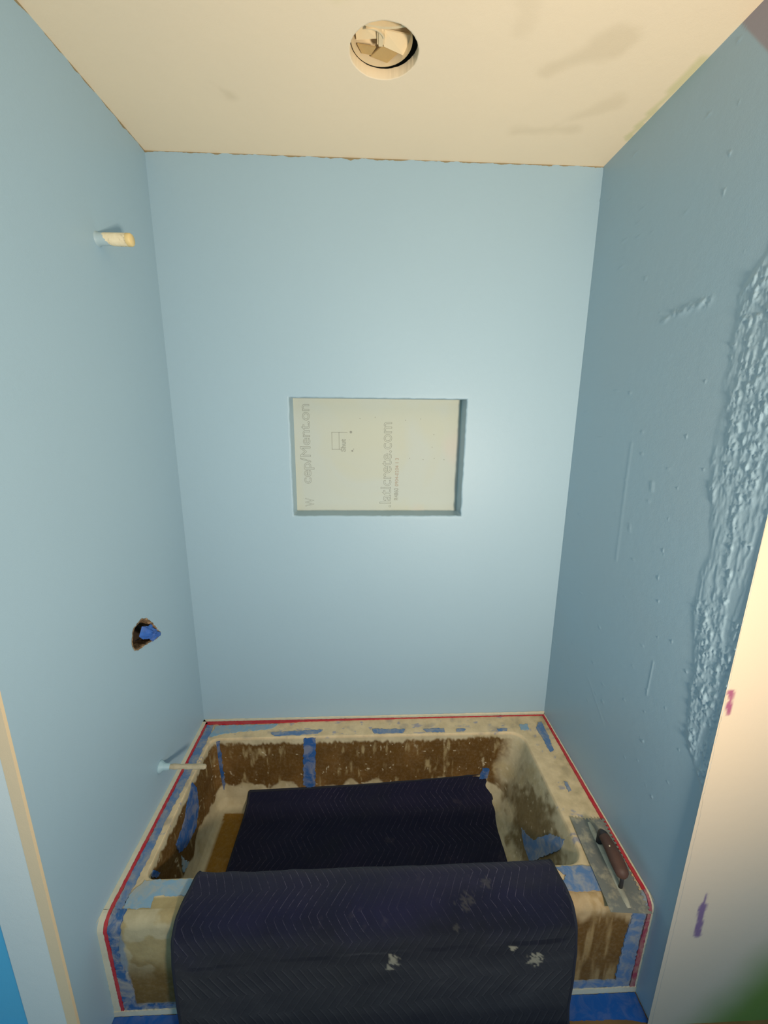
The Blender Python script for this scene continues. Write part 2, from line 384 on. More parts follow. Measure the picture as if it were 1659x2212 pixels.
# ceiling with its round hole
HC = Vector((.757, -.408)); HR = .0785
def ceiling():
    n = 720; th = np.arange(n)/n*2*np.pi; x0, x1, y0, y1 = -1.0, 2.6, -2.3, .02
    dx, dy = np.cos(th), np.sin(th)
    R_ = np.minimum(np.where(dx > 0, (x1-HC.x)/np.maximum(dx, 1e-9), (x0-HC.x)/np.minimum(dx, -1e-9)), np.where(dy > 0, (y1-HC.y)/np.maximum(dy, 1e-9), (y0-HC.y)/np.minimum(dy, -1e-9)))
    rows = []
    jr = HR + (fbm(np.stack([dx*2, dy*2, dx*0], -1), 4, 3)-.5)*.002
    for zz in (.022, .0015): rows.append(np.stack([HC.x+dx*jr, HC.y+dy*jr, np.full(n, H+zz)], -1))
    for k in range(91):
        f = (k/90)**1.3; r = jr+.0015+f*(np.minimum(R_, 1.1)-jr-.0015); rows.append(np.stack([HC.x+dx*r, HC.y+dy*r, np.full(n, H)], -1))
    rows.append(np.stack([HC.x+dx*R_, HC.y+dy*R_, np.full(n, H)], -1))
    P = np.array(rows); X, Y = P[..., 0], P[..., 1]
    col = np.zeros(P.shape) + L((255, 232, 198))
    col[:2] = L((242, 218, 178))
    nz = (fbm(P, 14, 4, 3)-.5)
    def sm(x0, y0, x1, y1, r, a, c=(196, 172, 130)):
        nonlocal col
        dx_, dy_ = x1-x0, y1-y0; q = np.clip(((X-x0)*dx_+(Y-y0)*dy_)/(dx_**2+dy_**2), 0, 1)
        d = np.hypot(X-x0-q*dx_, Y-y0-q*dy_)-r*(.4+.6*q)+nz*.06
        col = mix(col, L(c), ss(.02, -.015, d)*a)
    sm(1.159, -.385, 1.27, -.46, .035, .22); sm(1.15, -.155, 1.32, -.18, .022, .18); sm(1.257, -.19, 1.38, -.285, .02, .18)
    sm(1.045, -.472, 1.045, -.56, .022, .12); sm(.66, -.55, .55, -.62, .04, .3, (226, 212, 150))
    sm(.32, -.30, .36, -.25, .006, .3)
    e = ss(.011, .008, np.abs(X-1.497-(fbm(P, 9, 2)-.5)*.004))*ss(-.13, -.14, Y)*ss(-.45, -.43, Y)
    col = mix(col, L((216, 208, 150)), e*.6)
    return grid_mesh('ceiling', P, col, M_ceil, closed=True)
setp(ceiling(), kind='structure')
# recessed round fixture box seen through the hole
M_box = simple('cream_box_paint', (244, 222, 180), .6, var=.08); M_box2 = simple('tan_box_lining', (196, 164, 108), .7, var=.15)
fx = empty('recessed_light_box', (HC.x, HC.y, H+.02), 'cream painted round electrical box up inside the round ceiling hole', 'electrical box')
bm = bmesh.new(); n = 48; r0 = .088
prev = None
for (r, z) in ((.0705, H+.020), (.0715, H+.026), (.0715, H+.060), (.070, H+.068), (.0005, H+.070)):
    ring = [bm.verts.new((HC.x-.0055+r*math.cos(a*2*math.pi/n), HC.y+r*math.sin(a*2*math.pi/n), z)) for a in range(n)]
    if prev:
        for i in range(n): bm.faces.new((prev[i], prev[(i+1) % n], ring[(i+1) % n], ring[i]))
    prev = ring
from_bm('box_shell', bm, M_box, fx, True)
bm = bmesh.new(); n = 48; prev = None    # dark gap around the box
for (r, z) in ((.085, H+.021), (.095, H+.022), (.095, H+.075), (.0005, H+.076)):
    ring = [bm.verts.new((HC.x+r*math.cos(a*2*math.pi/n), HC.y+r*math.sin(a*2*math.pi/n), z)) for a in range(n)]
    if prev:
        for i in range(n): bm.faces.new((prev[i], prev[(i+1) % n], ring[(i+1) % n], ring[i]))
    prev = ring
from_bm('ceiling_cavity', bm, simple('dark_attic', (58, 60, 48), .9), fx, True)
def arcbar(name, a0, a1, r, r1, z0, z1, mat, cx=0, cy=0):
    bm = bmesh.new(); n = 20; rows = []
    for i in range(n+1):
        a = math.radians(a0+(a1-a0)*i/n)
        rows.append([bm.verts.new((HC.x+cx+q*math.cos(a), HC.y+cy+q*math.sin(a), z)) for q, z in ((r, z0), (r1, z0), (r1, z1), (r, z1))])
    for i in range(n):
        for j in range(4): bm.faces.new((rows[i][j], rows[i][(j+1) % 4], rows[i+1][(j+1) % 4], rows[i+1][j]))
    bm.faces.new(rows[0][::-1]); bm.faces.new(rows[-1]); return from_bm(name, bm, mat, fx)
arcbar('mounting_band', 55, 140, .150, .156, H+.030, H+.062, M_box, 0, -.175)
arcbar('mounting_band', 250, 345, .030, .033, H+.028, H+.060, M_box, -.030, .012)
bm = bmesh.new()   # centre stud with four gussets
cube(bm, HC.x-.016, HC.x+.002, HC.y-.012, HC.y+.034, H+.032, H+.068); bmesh.ops.bevel(bm, geom=bm.edges[:], offset=.004, segments=3, affect='EDGES')
from_bm('centre_post', bm, M_box, fx)
def plate(name, pts, th, mat):
    bm = bmesh.new(); f = bm.faces.new([bm.verts.new(p) for p in pts]); r = bmesh.ops.extrude_face_region(bm, geom=[f])
    bmesh.ops.translate(bm, verts=[g for g in r['geom'] if isinstance(g, bmesh.types.BMVert)], vec=(0, 0, th)); return from_bm(name, bm, mat, fx)
plate('flap', [(HC.x+.0, HC.y+.005, H+.046), (HC.x+.064, HC.y+.022, H+.050), (HC.x+.05, HC.y+.05, H+.030), (HC.x+.0, HC.y+.032, H+.034)], .003, M_box)
plate('flap', [(HC.x-.068, HC.y-.012, H+.048), (HC.x-.014, HC.y-.010, H+.052), (HC.x-.014, HC.y+.020, H+.040), (HC.x-.064, HC.y+.026, H+.040)], .003, M_box)
plate('flap', [(HC.x-.03, HC.y+.056, H+.030), (HC.x+.0, HC.y+.036, H+.040), (HC.x+.035, HC.y+.052, H+.036), (HC.x+.01, HC.y+.070, H+.028)], .003, M_box2)
plate('flap', [(HC.x-.062, HC.y+.030, H+.034), (HC.x-.018, HC.y+.036, H+.034), (HC.x-.03, HC.y+.052, H+.030), (HC.x-.052, HC.y+.048, H+.030)], .003, M_box2)

# ------------------------------------------------------------------ bathtub
tub = empty('bathtub', (W/2, -D/2, 0), 'alcove bathtub masked with brown paper and blue tape, splattered with plaster', 'bathtub')
def rrect(x0, x1, y0, y1, rl, rr, nl=300, ns=130, nc=12):
    pts = []
    def seg(a, b, n): 
        for i in range(n): pts.append((a[0]+(b[0]-a[0])*i/n, a[1]+(b[1]-a[1])*i/n))
    def arc(cx, cy, r, a0, n=nc):
        for i in range(n): a = math.radians(a0+90*i/n); pts.append((cx+r*math.cos(a), cy+r*math.sin(a)))
    seg((x0+rl, y0), (x1-rr, y0), nl); arc(x1-rr, y0+rr, rr, -90)
    seg((x1, y0+rr), (x1, y1-rr), ns); arc(x1-rr, y1-rr, rr, 0)
    seg((x1-rr, y1), (x0+rl, y1), nl); arc(x0+rl, y1-rl, rl, 90)
    seg((x0, y1-rl), (x0, y0+rl), ns); arc(x0+rl, y0+rl, rl, 180)
    return np.array(pts)
RI = np.array([.070, 1.385, -.640, -.107, .030, .055]); RF = np.array([.125, 1.150, -.585, -.190, .05, .12])
YE = -(D-.0335)            # where the rim starts to roll over to the apron
def tub_rings():
    prof = []   # (rect params, z, tag)
    c0 = np.array([.60, .75, -.40, -.37, .005, .005])
    for k in range(40): f = k/40; prof.append((c0+(RF-c0)*f, .060+.002*f))
    key = np.array([(0, .062), (.15, .064), (.35, .076), (.5, .100), (.62, .140), (.80, .24), (.96, .340), (.985, .352), (1.0, .3574)])
    d = np.concatenate([[0], np.cumsum(np.hypot(np.diff(key[:, 0])*.08, np.diff(key[:, 1])))]); tt = np.linspace(0, d[-1], 95)
    for s_, z in zip(np.interp(tt, d, key[:, 0]), np.interp(tt, d, key[:, 1])): prof.append((RF+(RI-RF)*s_, z))
    RO = np.array([.0, W, YE, -.0015, .0005, .0005])
    for k in range(1, 27): prof.append((RI+(RO-RI)*(k/26), RZ))
    return np.array([np.c_[rrect(*p), np.full(892-8*1 if False else len(rrect(*p)), z)] for p, z in prof])
GOLD = L((142, 102, 26)); BROWN = L((98, 68, 22)); PLAS = L((200, 186, 152)); TAN = L((176, 156, 112)); GREY = L((150, 144, 132))
def tub_colour(P):
    X, Y, Z = P[..., 0], P[..., 1], P[..., 2]
    n1 = fbm(P, 18, 5, 1)-.5; n2 = fbm(P, 45, 4, 2)-.5; n3 = fbm(P, (60, 60, 14), 4, 3)-.5; big = fbm(P, 6, 4, 4)-.5
    col = np.zeros(P.shape)+PLAS*.98
    col = mix(col, TAN, ss(.0, .25, n1)*.6)
    rim = ss(RZ-.012, RZ-.006, Z)
    wall = (Z > .085) & (Z < RZ-.004)
    # left wall and back wall: brown paper with ragged plaster fringes above and below
    zt = .338+n3*.035+n1*.02; zb = .138+n1*.08
    brown = ss(0, .012, zt-Z)*ss(0, .012, Z-zb)
    right = np.where(Y > -.20, ss(1.29, 1.36, X+n1*.12+(.35-Z)*.25), ss(1.20, 1.34, X+big*.25))
    bcol = mix(mix(np.zeros(P.shape)+BROWN, L((132, 96, 48)), ss(-.05, .35, big)), TAN, ss(.12, .3, n3)*.8)
    col = mix(col, bcol, brown*(1-right)*wall)
    # right end: mostly plaster with a worn grey-brown middle
    mid = ss(.15, .07, np.hypot((Y+.40)*.62, (Z-.20))+n1*.22+n2*.10)*ss(1.1, 1.25, X)
    col = mix(col, L((112, 92, 54)), mid*.9*wall)
    # specks flicked over the paper
    sp = ss(.79, .84, fbm(P, 95, 2, 7)); col = mix(col, L((214, 200, 168)), sp*.8*wall)
    st = ss(.26, .34, fbm(P, (70, 70, 22), 3, 9)-.5); col = mix(col, PLAS, st*.6*wall)
    # floor: gold paper, edge sharp
    fl = ss(.074, .070, Z)*ss(.128, .131, X+n2*.004)*ss(-.188, -.192, Y+n2*.004)
    col = mix(col, GOLD, fl)
    # rim: pale lavender-grey tape scrubs under cream plaster
    rc = mix(np.zeros(P.shape)+L((226, 202, 160)), L((196, 178, 150)), ss(.08, .25, n1))
    rc = mix(rc, L((140, 146, 172)), ss(.16, .22, fbm(P, (26, 60, 1), 4, 6)-.5)*.7)
    rc = mix(rc, TAN, ss(1.2, 1.5, X)*ss(-.1, .2, n1)*.5)
    fr = ss(-.684, -.690, Y+n2*.006)*ss(.058, .066, X)*ss(1.47, 1.462, X)
    rc = mix(rc, mix(np.zeros(P.shape)+L((178, 158, 112)), L((188, 160, 120)), ss(.7, 1.3, X)), fr)
    col = mix(col, rc, rim)
    return col
P = tub_rings(); P[..., 2] += (fbm(P, 30, 3, 5)-.5)*.0015
grid_mesh('basin', P, tub_colour(P), M_tub, tub, closed=True)
# front apron, rolling over from the rim
AR = .030; ARC = AR*math.pi/2
def front(x, s, off=0.0):
    """unrolled front: s<0 on the rim, then round the edge, then down the apron"""
    s = np.asarray(s, float); a = np.clip(s/AR, 0, math.pi/2); dn = np.clip(s-ARC, 0, None)
    y = YE - (AR+off)*np.sin(a) + np.clip(-s, 0, None) + dn*.010
    z = RZ - AR + (AR+off)*np.cos(a) - dn
    return np.stack([np.broadcast_to(x, s.shape), y, z], -1)
smax = ARC+RZ-AR
xs = np.linspace(0, W, 380); s_ = np.linspace(0, smax, 95); Xg, Sg = np.meshgrid(xs, s_)
P = front(Xg, Sg); n1 = fbm(P, 14, 4, 21)-.5; n3 = fbm(P, (34, 34, 4), 5, 22)-.5; n2 = fbm(P, 50, 3, 23)-.5
lf = mix(np.zeros(P.shape)+L((178, 158, 112)), L((118, 92, 46)), ss(.10, .24, Sg+n1*.16))
lf = mix(lf, L((196, 184, 150)), ss(.02, .08, n1)*ss(.26, .12, Sg)*.7)
rt = mix(np.zeros(P.shape)+L((188, 160, 118)), L((112, 80, 36)), ss(.045, .085, Sg+n3*.10))
rt = mix(rt, L((168, 138, 92)), ss(.06, .18, n3)*.9)
col = mix(lf, rt, ss(.6, .9, Xg)); P[..., 1] -= n2*.0012
edge = np.clip(ss(1.462, 1.47, Xg+n2*.01)+ss(.064, .058, Xg+n2*.01)+ss(smax-.045, smax-.035, Sg+n2*.01), 0, 1)
col = mix(col, L((136, 148, 158)), edge)
grid_mesh('apron', P, col, M_tub, tub)

# tape patches stuck to the tub -----------------------------------------
sl = (RZ-.14)
def m_rim(u, v, o=0): return (u, v, RZ+o)
def m_back(u, v, o=0): return (u, -.107-(RZ-v)*.032/sl-o, v)
def m_left(u, v, o=0): return (.07+(RZ-v)*.021/sl+o, u, v)
def m_right(u, v, o=0): return (1.385-(RZ-v)*.089/sl-o, u, v+o*.3)
def m_front(u, v, o=0):
    p = front(np.array(u), np.array(v), 0.0); a = min(max(v/AR, 0), math.pi/2)
    return (float(p[0]), float(p[1])-o*math.sin(a), float(p[2])+o*math.cos(a))
def patch(name, pts, mp, mat, parent, amp=.002, seed=0, off=.0022, step=.006, cuts=(), label=None):
    bm = bmesh.new(); f = bm.faces.new([bm.verts.new((u, v, 0)) for u, v in jit(pts, step, amp, seed)])
    bmesh.ops.delete(bm, geom=bm.faces[:], context='FACES_ONLY'); bmesh.ops.triangle_fill(bm, edges=bm.edges[:], use_beauty=True)
    us = [p[0] for p in pts]; vs = [p[1] for p in pts]
    for c in cuts: bmesh.ops.bisect_plane(bm, geom=bm.verts[:]+bm.edges[:]+bm.faces[:], plane_co=(0, c, 0), plane_no=(0, 1, 0), dist=1e-6)
    bmesh.ops.recalc_face_normals(bm, faces=bm.faces)
    base = [v.co.copy() for v in bm.verts]
    top = [mp(c.x, c.y, off) for c in base]; bot = [mp(c.x, c.y, off-.0035) for c in base]
    bm.verts.index_update(); F = [[v.index for v in f.verts] for f in bm.faces]; B = [[v.index for v in e.verts] for e in bm.edges if len(e.link_faces) == 1]
    bm.free(); n = len(base); me = bpy.data.meshes.new(name)
    me.from_pydata(top+bot, [], F+[[i+n for i in f[::-1]] for f in F]+[[a, b, b+n, a+n] for a, b in B])
    b2 = bmesh.new(); b2.from_mesh(me); bmesh.ops.recalc_face_normals(b2, faces=b2.faces); b2.to_mesh(me); b2.free()
    o = link(name, me, mat, parent)
    if label: o['label'] = label
    return o
CUT = [AR*math.pi/2*k/7 for k in range(8)]
# white mortar bead round the three walls and down the front corners, red tape line beside it
patch('mortar_bead', [(0.0, -.001), (W, -.001), (W-.006, -.010), (.0, -.013)], m_rim, M_grout, tub, .0012, 1, .004)
patch('mortar_bead', [(0, 0), (.017, -.012), (.017, YE), (0, YE)], m_rim, M_grout, tub, .0012, 2, .004)
patch('mortar_bead', [(W-.006, -.01), (W, -.01), (W, YE), (W-.006, YE)], m_rim, M_grout, tub, .0010, 3, .004)
patch('mortar_bead', [(0, -.0), (.017, -.0), (.020, smax-.015), (0, smax-.015)], m_front, M_grout, tub, .0012, 4, .004, cuts=CUT)
patch('mortar_bead', [(W-.006, 0), (W, 0), (W, smax-.015), (W-.006, smax-.015)], m_front, M_grout, tub, .001, 5, .004, cuts=CUT)
patch('mortar_bead', [(0.0, smax-.022), (W, smax-.022), (W, smax), (0, smax)], m_front, M_grout, tub, .0015, 6, .006, label='white mortar line along the foot of the apron')
patch('red_tape', [(.017, -.013), (.84, -.0125), (.84, -.0185), (.42, -.0225), (.41, -.026), (.08, -.033), (.07, -.028), (.017, -.030)], m_rim, M_red, tub, .0008, 7, .0045)
patch('red_tape', [(.84, -.0135), (W-.006, -.0105), (W-.006, -.014), (.84, -.0165)], m_rim, M_red, tub, .0006, 8, .0042)
patch('red_tape', [(.017, -.018), (.0255, -.022), (.026, YE), (.017, YE)], m_rim, M_red, tub, .0008, 9, .0045)
patch('red_tape', [(W-.006, -.012), (W-.006, YE), (W-.016, YE), (W-.018, -.40), (W-.014, -.014)], m_rim, M_red, tub, .0008, 10, .0045)
patch('red_tape', [(.017, 0), (.026, 0), (.028, smax-.022), (.020, smax-.022)], m_front, M_red, tub, .0008, 11, .0045, cuts=CUT)
patch('red_tape', [(W-.006, 0), (W-.014, 0), (W-.020, .20), (W-.020, smax-.022), (W-.006, smax-.022)], m_front, M_reddust, tub, .001, 12, .0045, cuts=CUT, label='plaster-dusted red tape')
# blue tape
T = [
 ('RIM', M_tape_dusty, [(.026, -.03), (.056, -.034), (.058, -.25), (.050, -.45), (.054, -.60), (.050, YE), (.026, YE)]),
 ('FRONT', tape_mat('half_dusted_tape', (52, 98, 150), .75), [(.026, 0), (.062, 0), (.060, .05), (.046, .09), (.044, .16), (.060, .22), (.066, smax-.04), (.19, smax-.04), (.19, smax-.022), (.027, smax-.022)]),
 ('RIM', M_tape_pale, [(0.065, -0.036), (0.18, -0.035), (0.33, -0.034), (0.31, -0.060), (0.22, -0.072), (0.12, -0.080), (0.072, -0.098), (.058, -.095)]),
 ('RIM', M_tape_dusty, [(.31, -.083), (.45, -.075), (.53, -.072), (.51, -.094), (.42, -.100), (.33, -.102)]),
 ('RIM', M_tape_dusty, [(.74, -.075), (.88, -.078), (.87, -.100), (.75, -.100)]),
 ('RIM', M_tape_dusty, [(.96, -.082), (1.05, -.080), (1.05, -.099), (.97, -.099)]),
 ('RIM', M_tape_dusty, [(1.102, -.086), (1.142, -.085), (1.137, -.098), (1.101, -.099)]),
 ('RIM', M_tape_dusty, [(1.28, -.088), (1.325, -.088), (1.32, -.101), (1.28, -.101)]),
 ('RIM', M_tape_dusty, [(1.472,-0.058), (1.491,-0.053), (1.487,-0.134), (1.476,-0.207), (1.456,-0.219), (1.456,-0.146), (1.45,-0.093)]),
 ('RIM', M_tape_dusty, [(1.449,-0.354), (1.461,-0.358), (1.458,-0.392), (1.445,-0.399)]),
 ('RIM', M_tape_pale, [(1.386,-0.067), (1.424,-0.065), (1.416,-0.098), (1.382,-0.099)]),
 ('RIM', M_tape_dusty, [(1.285,-.645), (1.475,-0.646), (1.46,-0.712), (1.37,-0.712), (1.282,-0.710), (1.284,-0.69), (1.306,-0.67)]),
 ('RIM', M_tape_pale, [(0.075,-0.643), (0.24,-0.643), (0.24,-0.684), (0.124,-0.684), (0.126,-0.712), (0.052,-0.712), (0.052,-0.68)]),
 ('BACK', M_tape, [(0.452,0.352), (0.503,0.352), (0.498,0.14), (0.476,0.13), (0.448,0.145)]),
 ('BACK', M_tape, [(0.086,0.345), (0.105,0.347), (0.122,0.15), (0.118,0.13), (0.100,0.13), (0.084,0.22)]),
 ('LEFT', M_tape, [(-0.306,0.348), (-0.286,0.304), (-0.305,0.229), (-0.352,0.187), (-0.431,0.204), (-0.469,0.23), (-0.475,0.272), (-0.425,0.279), (-0.399,0.287), (-0.371,0.315)]),
 ('LEFT', M_tape_pale, [(-0.463,0.206), (-0.449,0.166), (-0.433,0.142), (-0.452,0.142), (-0.475,0.15)]),
 ('LEFT', M_tape, [(-0.597,0.336), (-0.574,0.291), (-0.588,0.291), (-0.611,0.329)]),
 ('RIGHT', M_tape_dusty, [(-0.479,0.272), (-0.536,0.322), (-0.545,0.294), (-0.503,0.201), (-0.475,0.142), (-0.429,0.142), (-0.386,0.15), (-0.366,0.16), (-0.396,0.17), (-0.436,0.19)]),
 ('BACK', M_tape, [(1.20, .150), (1.215, .200), (1.245, .195), (1.238, .152)]),
 ('FRONT', M_tape_dusty, [(1.468, .03), (1.503, .03), (1.503, smax-.022), (1.29, smax-.022), (1.29, smax-.055), (1.455, smax-.05), (1.458, .18)]),
]
mp = {'RIM': m_rim, 'BACK': m_back, 'LEFT': m_left, 'RIGHT': m_right, 'FRONT': m_front}
for i, (s_, m, pts) in enumerate(T):
    patch('blue_tape', pts, mp[s_], m, tub, .0028, 30+i, .0026 if s_ == 'RIM' else .0030, .007, CUT if s_ == 'FRONT' else ())
setp(patch('floor_tape', [(.001, -.748), (W-.004, -.748), (W-.004, -.812), (1.46, -.802), (1.29, -.799), (.03, -.815), (.001, -.80)], lambda u, v, o=0: (u, v, .0005+o), M_bb, None, .001, 80, .003), 'deep blue tape stuck to the floor along the foot of the tub', 'tape')
# white unpainted band on the walls just above the rim is part of the mortar line
bm = bmesh.new()
def band(a, b, nrm, hgt):
    n = 90; rs = random.Random(int(a[0]*100)+5); low = []; up = []
    for i in range(n+1):
        q = i/n; x, y = a[0]+(b[0]-a[0])*q+nrm[0]*.0012, a[1]+(b[1]-a[1])*q+nrm[1]*.0012
        low.append(bm.verts.new((x, y, RZ+.001))); up.append(bm.verts.new((x, y, RZ+hgt(q)+rs.uniform(-.001, .001))))
    for i in range(n): bm.faces.new((low[i], low[i+1], up[i+1], up[i]))
band((0, 0), (W, 0), (0, -1), lambda q: .005+.008*q); band((0, 0), (0, YE-.03), (1, 0), lambda q: .004); band((W, 0), (W, YE-.03), (-1, 0), lambda q: .006)
setp(from_bm('trim_3', bm, M_grout), kind='structure')

# ------------------------------------------------------------------ pipe stubs on the left wall
def tube(name, rings, mat, parent, n=28, seed=0, rough=0.0):
    """rings: (x, radius) along +X around parent's centre"""
    rs = random.Random(seed); rows = []
    ph = [rs.uniform(-1, 1) for _ in range(n)]
    for x, r, cy, cz in rings:
        rows.append([(x, cy+(r*(1+rough*ph[i]*rs.uniform(.3, 1)))*math.cos(2*math.pi*i/n), cz+(r*(1+rough*ph[i]*rs.uniform(.3, 1)))*math.sin(2*math.pi*i/n)) for i in range(n)])
    return grid_mesh(name, np.array(rows), None, mat, parent, closed=True, flip=True)
sy, sz = -.321, 2.122
st = empty('shower_pipe_stub', (0.0, sy, sz), 'short cream and blue painted pipe stub high on the left wall', 'pipe')
M_stub_b = simple('blue_painted_pipe', (172, 194, 200), .5, var=.06); 
t = NT('cream_wrapped_pipe', .6); v = t.coord(); M_stub = t.out(t.ramp(t.noise(v, 55, 4, .6), [(.30, lin((176, 160, 128))), (.42, lin((238, 222, 184))), (.7, lin((250, 236, 200)))]), t.bump(t.noise(v, 90, 4), .5, .001))
M_yel = simple('yellow_cap', (240, 212, 148), .5, var=.08)
tube('painted_sleeve', [(0.005, .0005, sy, sz), (.005, .020, sy, sz), (.007, .0185, sy, sz), (.012, .0155, sy, sz), (.052, .0150, sy, sz)], M_stub_b, st)
# ragged end of the paint: cream sleeve starts in an uneven line
n = 36; rows = []
for k, (x, r) in enumerate(((None, .0153), (.055, .0156), (.070, .0156), (.084, .0155))):
    rows.append([((x if x else .036+.012*math.sin(2*math.pi*i/n+2.4)+random.uniform(-.002, .002)), sy+r*math.cos(2*math.pi*i/n), sz+r*math.sin(2*math.pi*i/n)) for i in range(n)])
grid_mesh('bare_pipe', np.array(rows), None, M_stub, st, closed=True, flip=True)
tube('end_cap', [(.083, .0152, sy, sz), (.084, .0158, sy, sz), (.093, .0155, sy, sz), (.0965, .013, sy, sz), (.097, .0005, sy, sz)], M_yel, st)
py_, pz_ = -.368, .482
sp = empty('tub_spout_pipe', (0.0, py_, pz_), 'plaster-crusted spout pipe jutting from the left wall over the tub rim', 'pipe')
rs = random.Random(4); rg = [(.0035, .0005, py_, pz_), (.0035, .019, py_, pz_), (.008, .0155, py_, pz_), (.014, .011, py_, pz_)]
for k in range(16): x = .022+.13*k/15; rg.append((x, .0080+rs.uniform(-.0006, .0012), py_+rs.uniform(-.0006, .0006), pz_-.001*k/15*4))
rg += [(.157, .0065, py_, pz_-.005), (.159, .0005, py_, pz_-.005)]
tube('spout_nipple', rg, M_plast, sp, seed=2, rough=.10)
M_paintlump = simple('pale_blue_paint', (168, 198, 206), .5, var=.08)
tube('paint_collar', [(.0, .0005, py_, pz_), (.0, .022, py_, pz_), (.005, .0200, py_, pz_), (.009, .0165, py_, pz_), (.016, .0118, py_, pz_), (.034, .0100, py_, pz_-.001), (.036, .008, py_, pz_-.001)], M_paintlump, sp, seed=3, rough=.04)

# ------------------------------------------------------------------ moving blanket
t = NT('quilted_navy_fabric', .95, spec=.1); uvn = t.new('ShaderNodeUVMap', uv_map='UVMap').outputs[0]
sx = t.new('ShaderNodeSeparateXYZ'); t.l(uvn, sx.inputs[0]); U, V = sx.outputs[0], sx.outputs[1]
tri = t.math('PINGPONG', t.math('ADD', V, .010), .068)
wob = t.math('MULTIPLY', t.noise(uvn, 7, 2), .016)
ph = t.math('ADD', t.math('ADD', U, t.math('MULTIPLY', tri, .66)), wob)
fr = t.math('FRACT', t.math('DIVIDE', ph, .0235)); dd = t.math('ABSOLUTE', t.math('SUBTRACT', fr, .5))     # .5 at stitch
line = t.math('GREATER_THAN', dd, .476)
brk = t.ramp(t.noise(uvn, 75, 3, .7), [(.42, 0.0), (.56, 1.0)])
stitch = t.math('MULTIPLY', t.math('MULTIPLY', line, brk), t.ramp(t.noise(uvn, 4.2, 3, .6), [(.40, .25), (.58, 1.0)]))
base = t.mixc(t.ramp(t.noise(uvn, 5, 4, .6), [(.4, 0.0), (.7, 1.0)]), lin((19, 21, 44)), lin((29, 27, 50)))
base = t.mixc(t.math('MULTIPLY', t.ramp(t.noise(uvn, 3.0, 3, .6), [(.5, 0.0), (.75, 1.0)]), .6), base, lin((27, 31, 34)))
base = t.mixc(t.math('MULTIPLY', t.ramp(t.noise(uvn, 14, 5, .6), [(.63, 0.0), (.78, 1.0)]), .22), base, lin((110, 100, 98)))
base = t.mixc(t.math('MULTIPLY', t.ramp(t.noise(uvn, 900, 2, .7), [(.4, 0.0), (.7, 1.0)]), .25), base, lin((44, 44, 70)))
mr = t.new('ShaderNodeMapRange'); mr.inputs['From Min'].default_value = 1.02; mr.inputs['From Max'].default_value = 1.16
t.l(t.math('ADD', V, t.math('MULTIPLY', t.noise(uvn, 4.5, 4, .6), .35)), mr.inputs['Value']); low_dark = mr.outputs[0]  # fabric turns darker and stitches fade towards the hanging end
base = t.mixc(t.math('MULTIPLY', low_dark, .75), base, lin((13, 15, 19)))
stitch = t.math('MULTIPLY', stitch, t.math('SUBTRACT', 1.0, t.math('MULTIPLY', low_dark, .85)))
colr = t.mixc(t.math('MULTIPLY', stitch, .60), base, lin((122, 112, 130)))
attr = t.new('ShaderNodeAttribute', attribute_name='Col'); colr = t.mixc(attr.outputs['Alpha'], colr, lin((136, 130, 112)))
puff = t.math('SUBTRACT', 1.0, t.math('POWER', t.math('MULTIPLY', dd, 2.0), 6.0))
nb = t.bump(puff, .30, .0030); nb = t.bump(t.noise(uvn, 600, 3, .7), .5, .0010, nb)
M_bl = t.out(colr, nb)
try: t.b.inputs['Sheen Weight'].default_value = .15; t.b.inputs['Sheen Roughness'].default_value = .6
except Exception: pass
LFT = [(.224,-.146,.125),(.222,-.170,.094),(.219,-.22,.078),(.217,-.30,.073),(.215,-.45,.073),(.218,-.545,.076),(.220,-.590,.105),(.223,-.606,.20),(.226,-.618,.32),(.228,-.632,RZ+.010),(.226,-.650,RZ+.017),(.222,-.680,RZ+.017),(.216,-.712,RZ+.017),(.211,-.745,RZ+.006),(.208,-.768,RZ-.030),(.207,-.780,.25),(.210,-.790,.14),(.214,-.797,.07),(.218,-.812,.028),(.220,-.85,.014),(.220,-1.00,.013),(.220,-1.30,.013)]
RGT = [(1.245,-.129,.170),(1.247,-.148,.118),(1.252,-.20,.088),(1.257,-.30,.078),(1.262,-.45,.074),(1.264,-.545,.077),(1.266,-.590,.105),(1.268,-.606,.20),(1.270,-.618,.32),(1.272,-.632,RZ+.011),(1.272,-.650,RZ+.020),(1.275,-.680,RZ+.020),(1.280,-.712,RZ+.020),(1.285,-.748,RZ+.008),(1.288,-.772,RZ-.030),(1.290,-.786,.25),(1.286,-.793,.14),(1.282,-.800,.07),(1.28,-.812,.028),(1.28,-.85,.014),(1.28,-1.00,.013),(1.28,-1.30,.013)]
def dense(pts, n):
    p = np.array(pts); d = np.concatenate([[0], np.cumsum(np.linalg.norm(np.diff(p, axis=0), axis=1))])
    tt = np.linspace(0, d[-1], n); out = np.stack([np.interp(tt, d, p[:, i]) for i in range(3)], 1)
    k = np.array([1, 2, 3, 2, 1.])/9
    for _ in range(2):
        q = np.pad(out, ((2, 2), (0, 0)), 'edge'); out2 = sum(k[j]*q[j:j+n] for j in range(5)); out2[0], out2[-1] = out[0], out[-1]; out = out2
    return out, tt
nR = 420; A_, dl = dense(LFT, nR); B_, dr = dense(RGT, nR); uu = np.linspace(0, 1, 230)
P = A_[:, None, :]*(1-uu)[None, :, None] + B_[:, None, :]*uu[None, :, None]
V_ = dl[:, None]*(1-uu)[None] + dr[:, None]*uu[None]
Uc = np.broadcast_to(uu[None]*1.06, V_.shape)
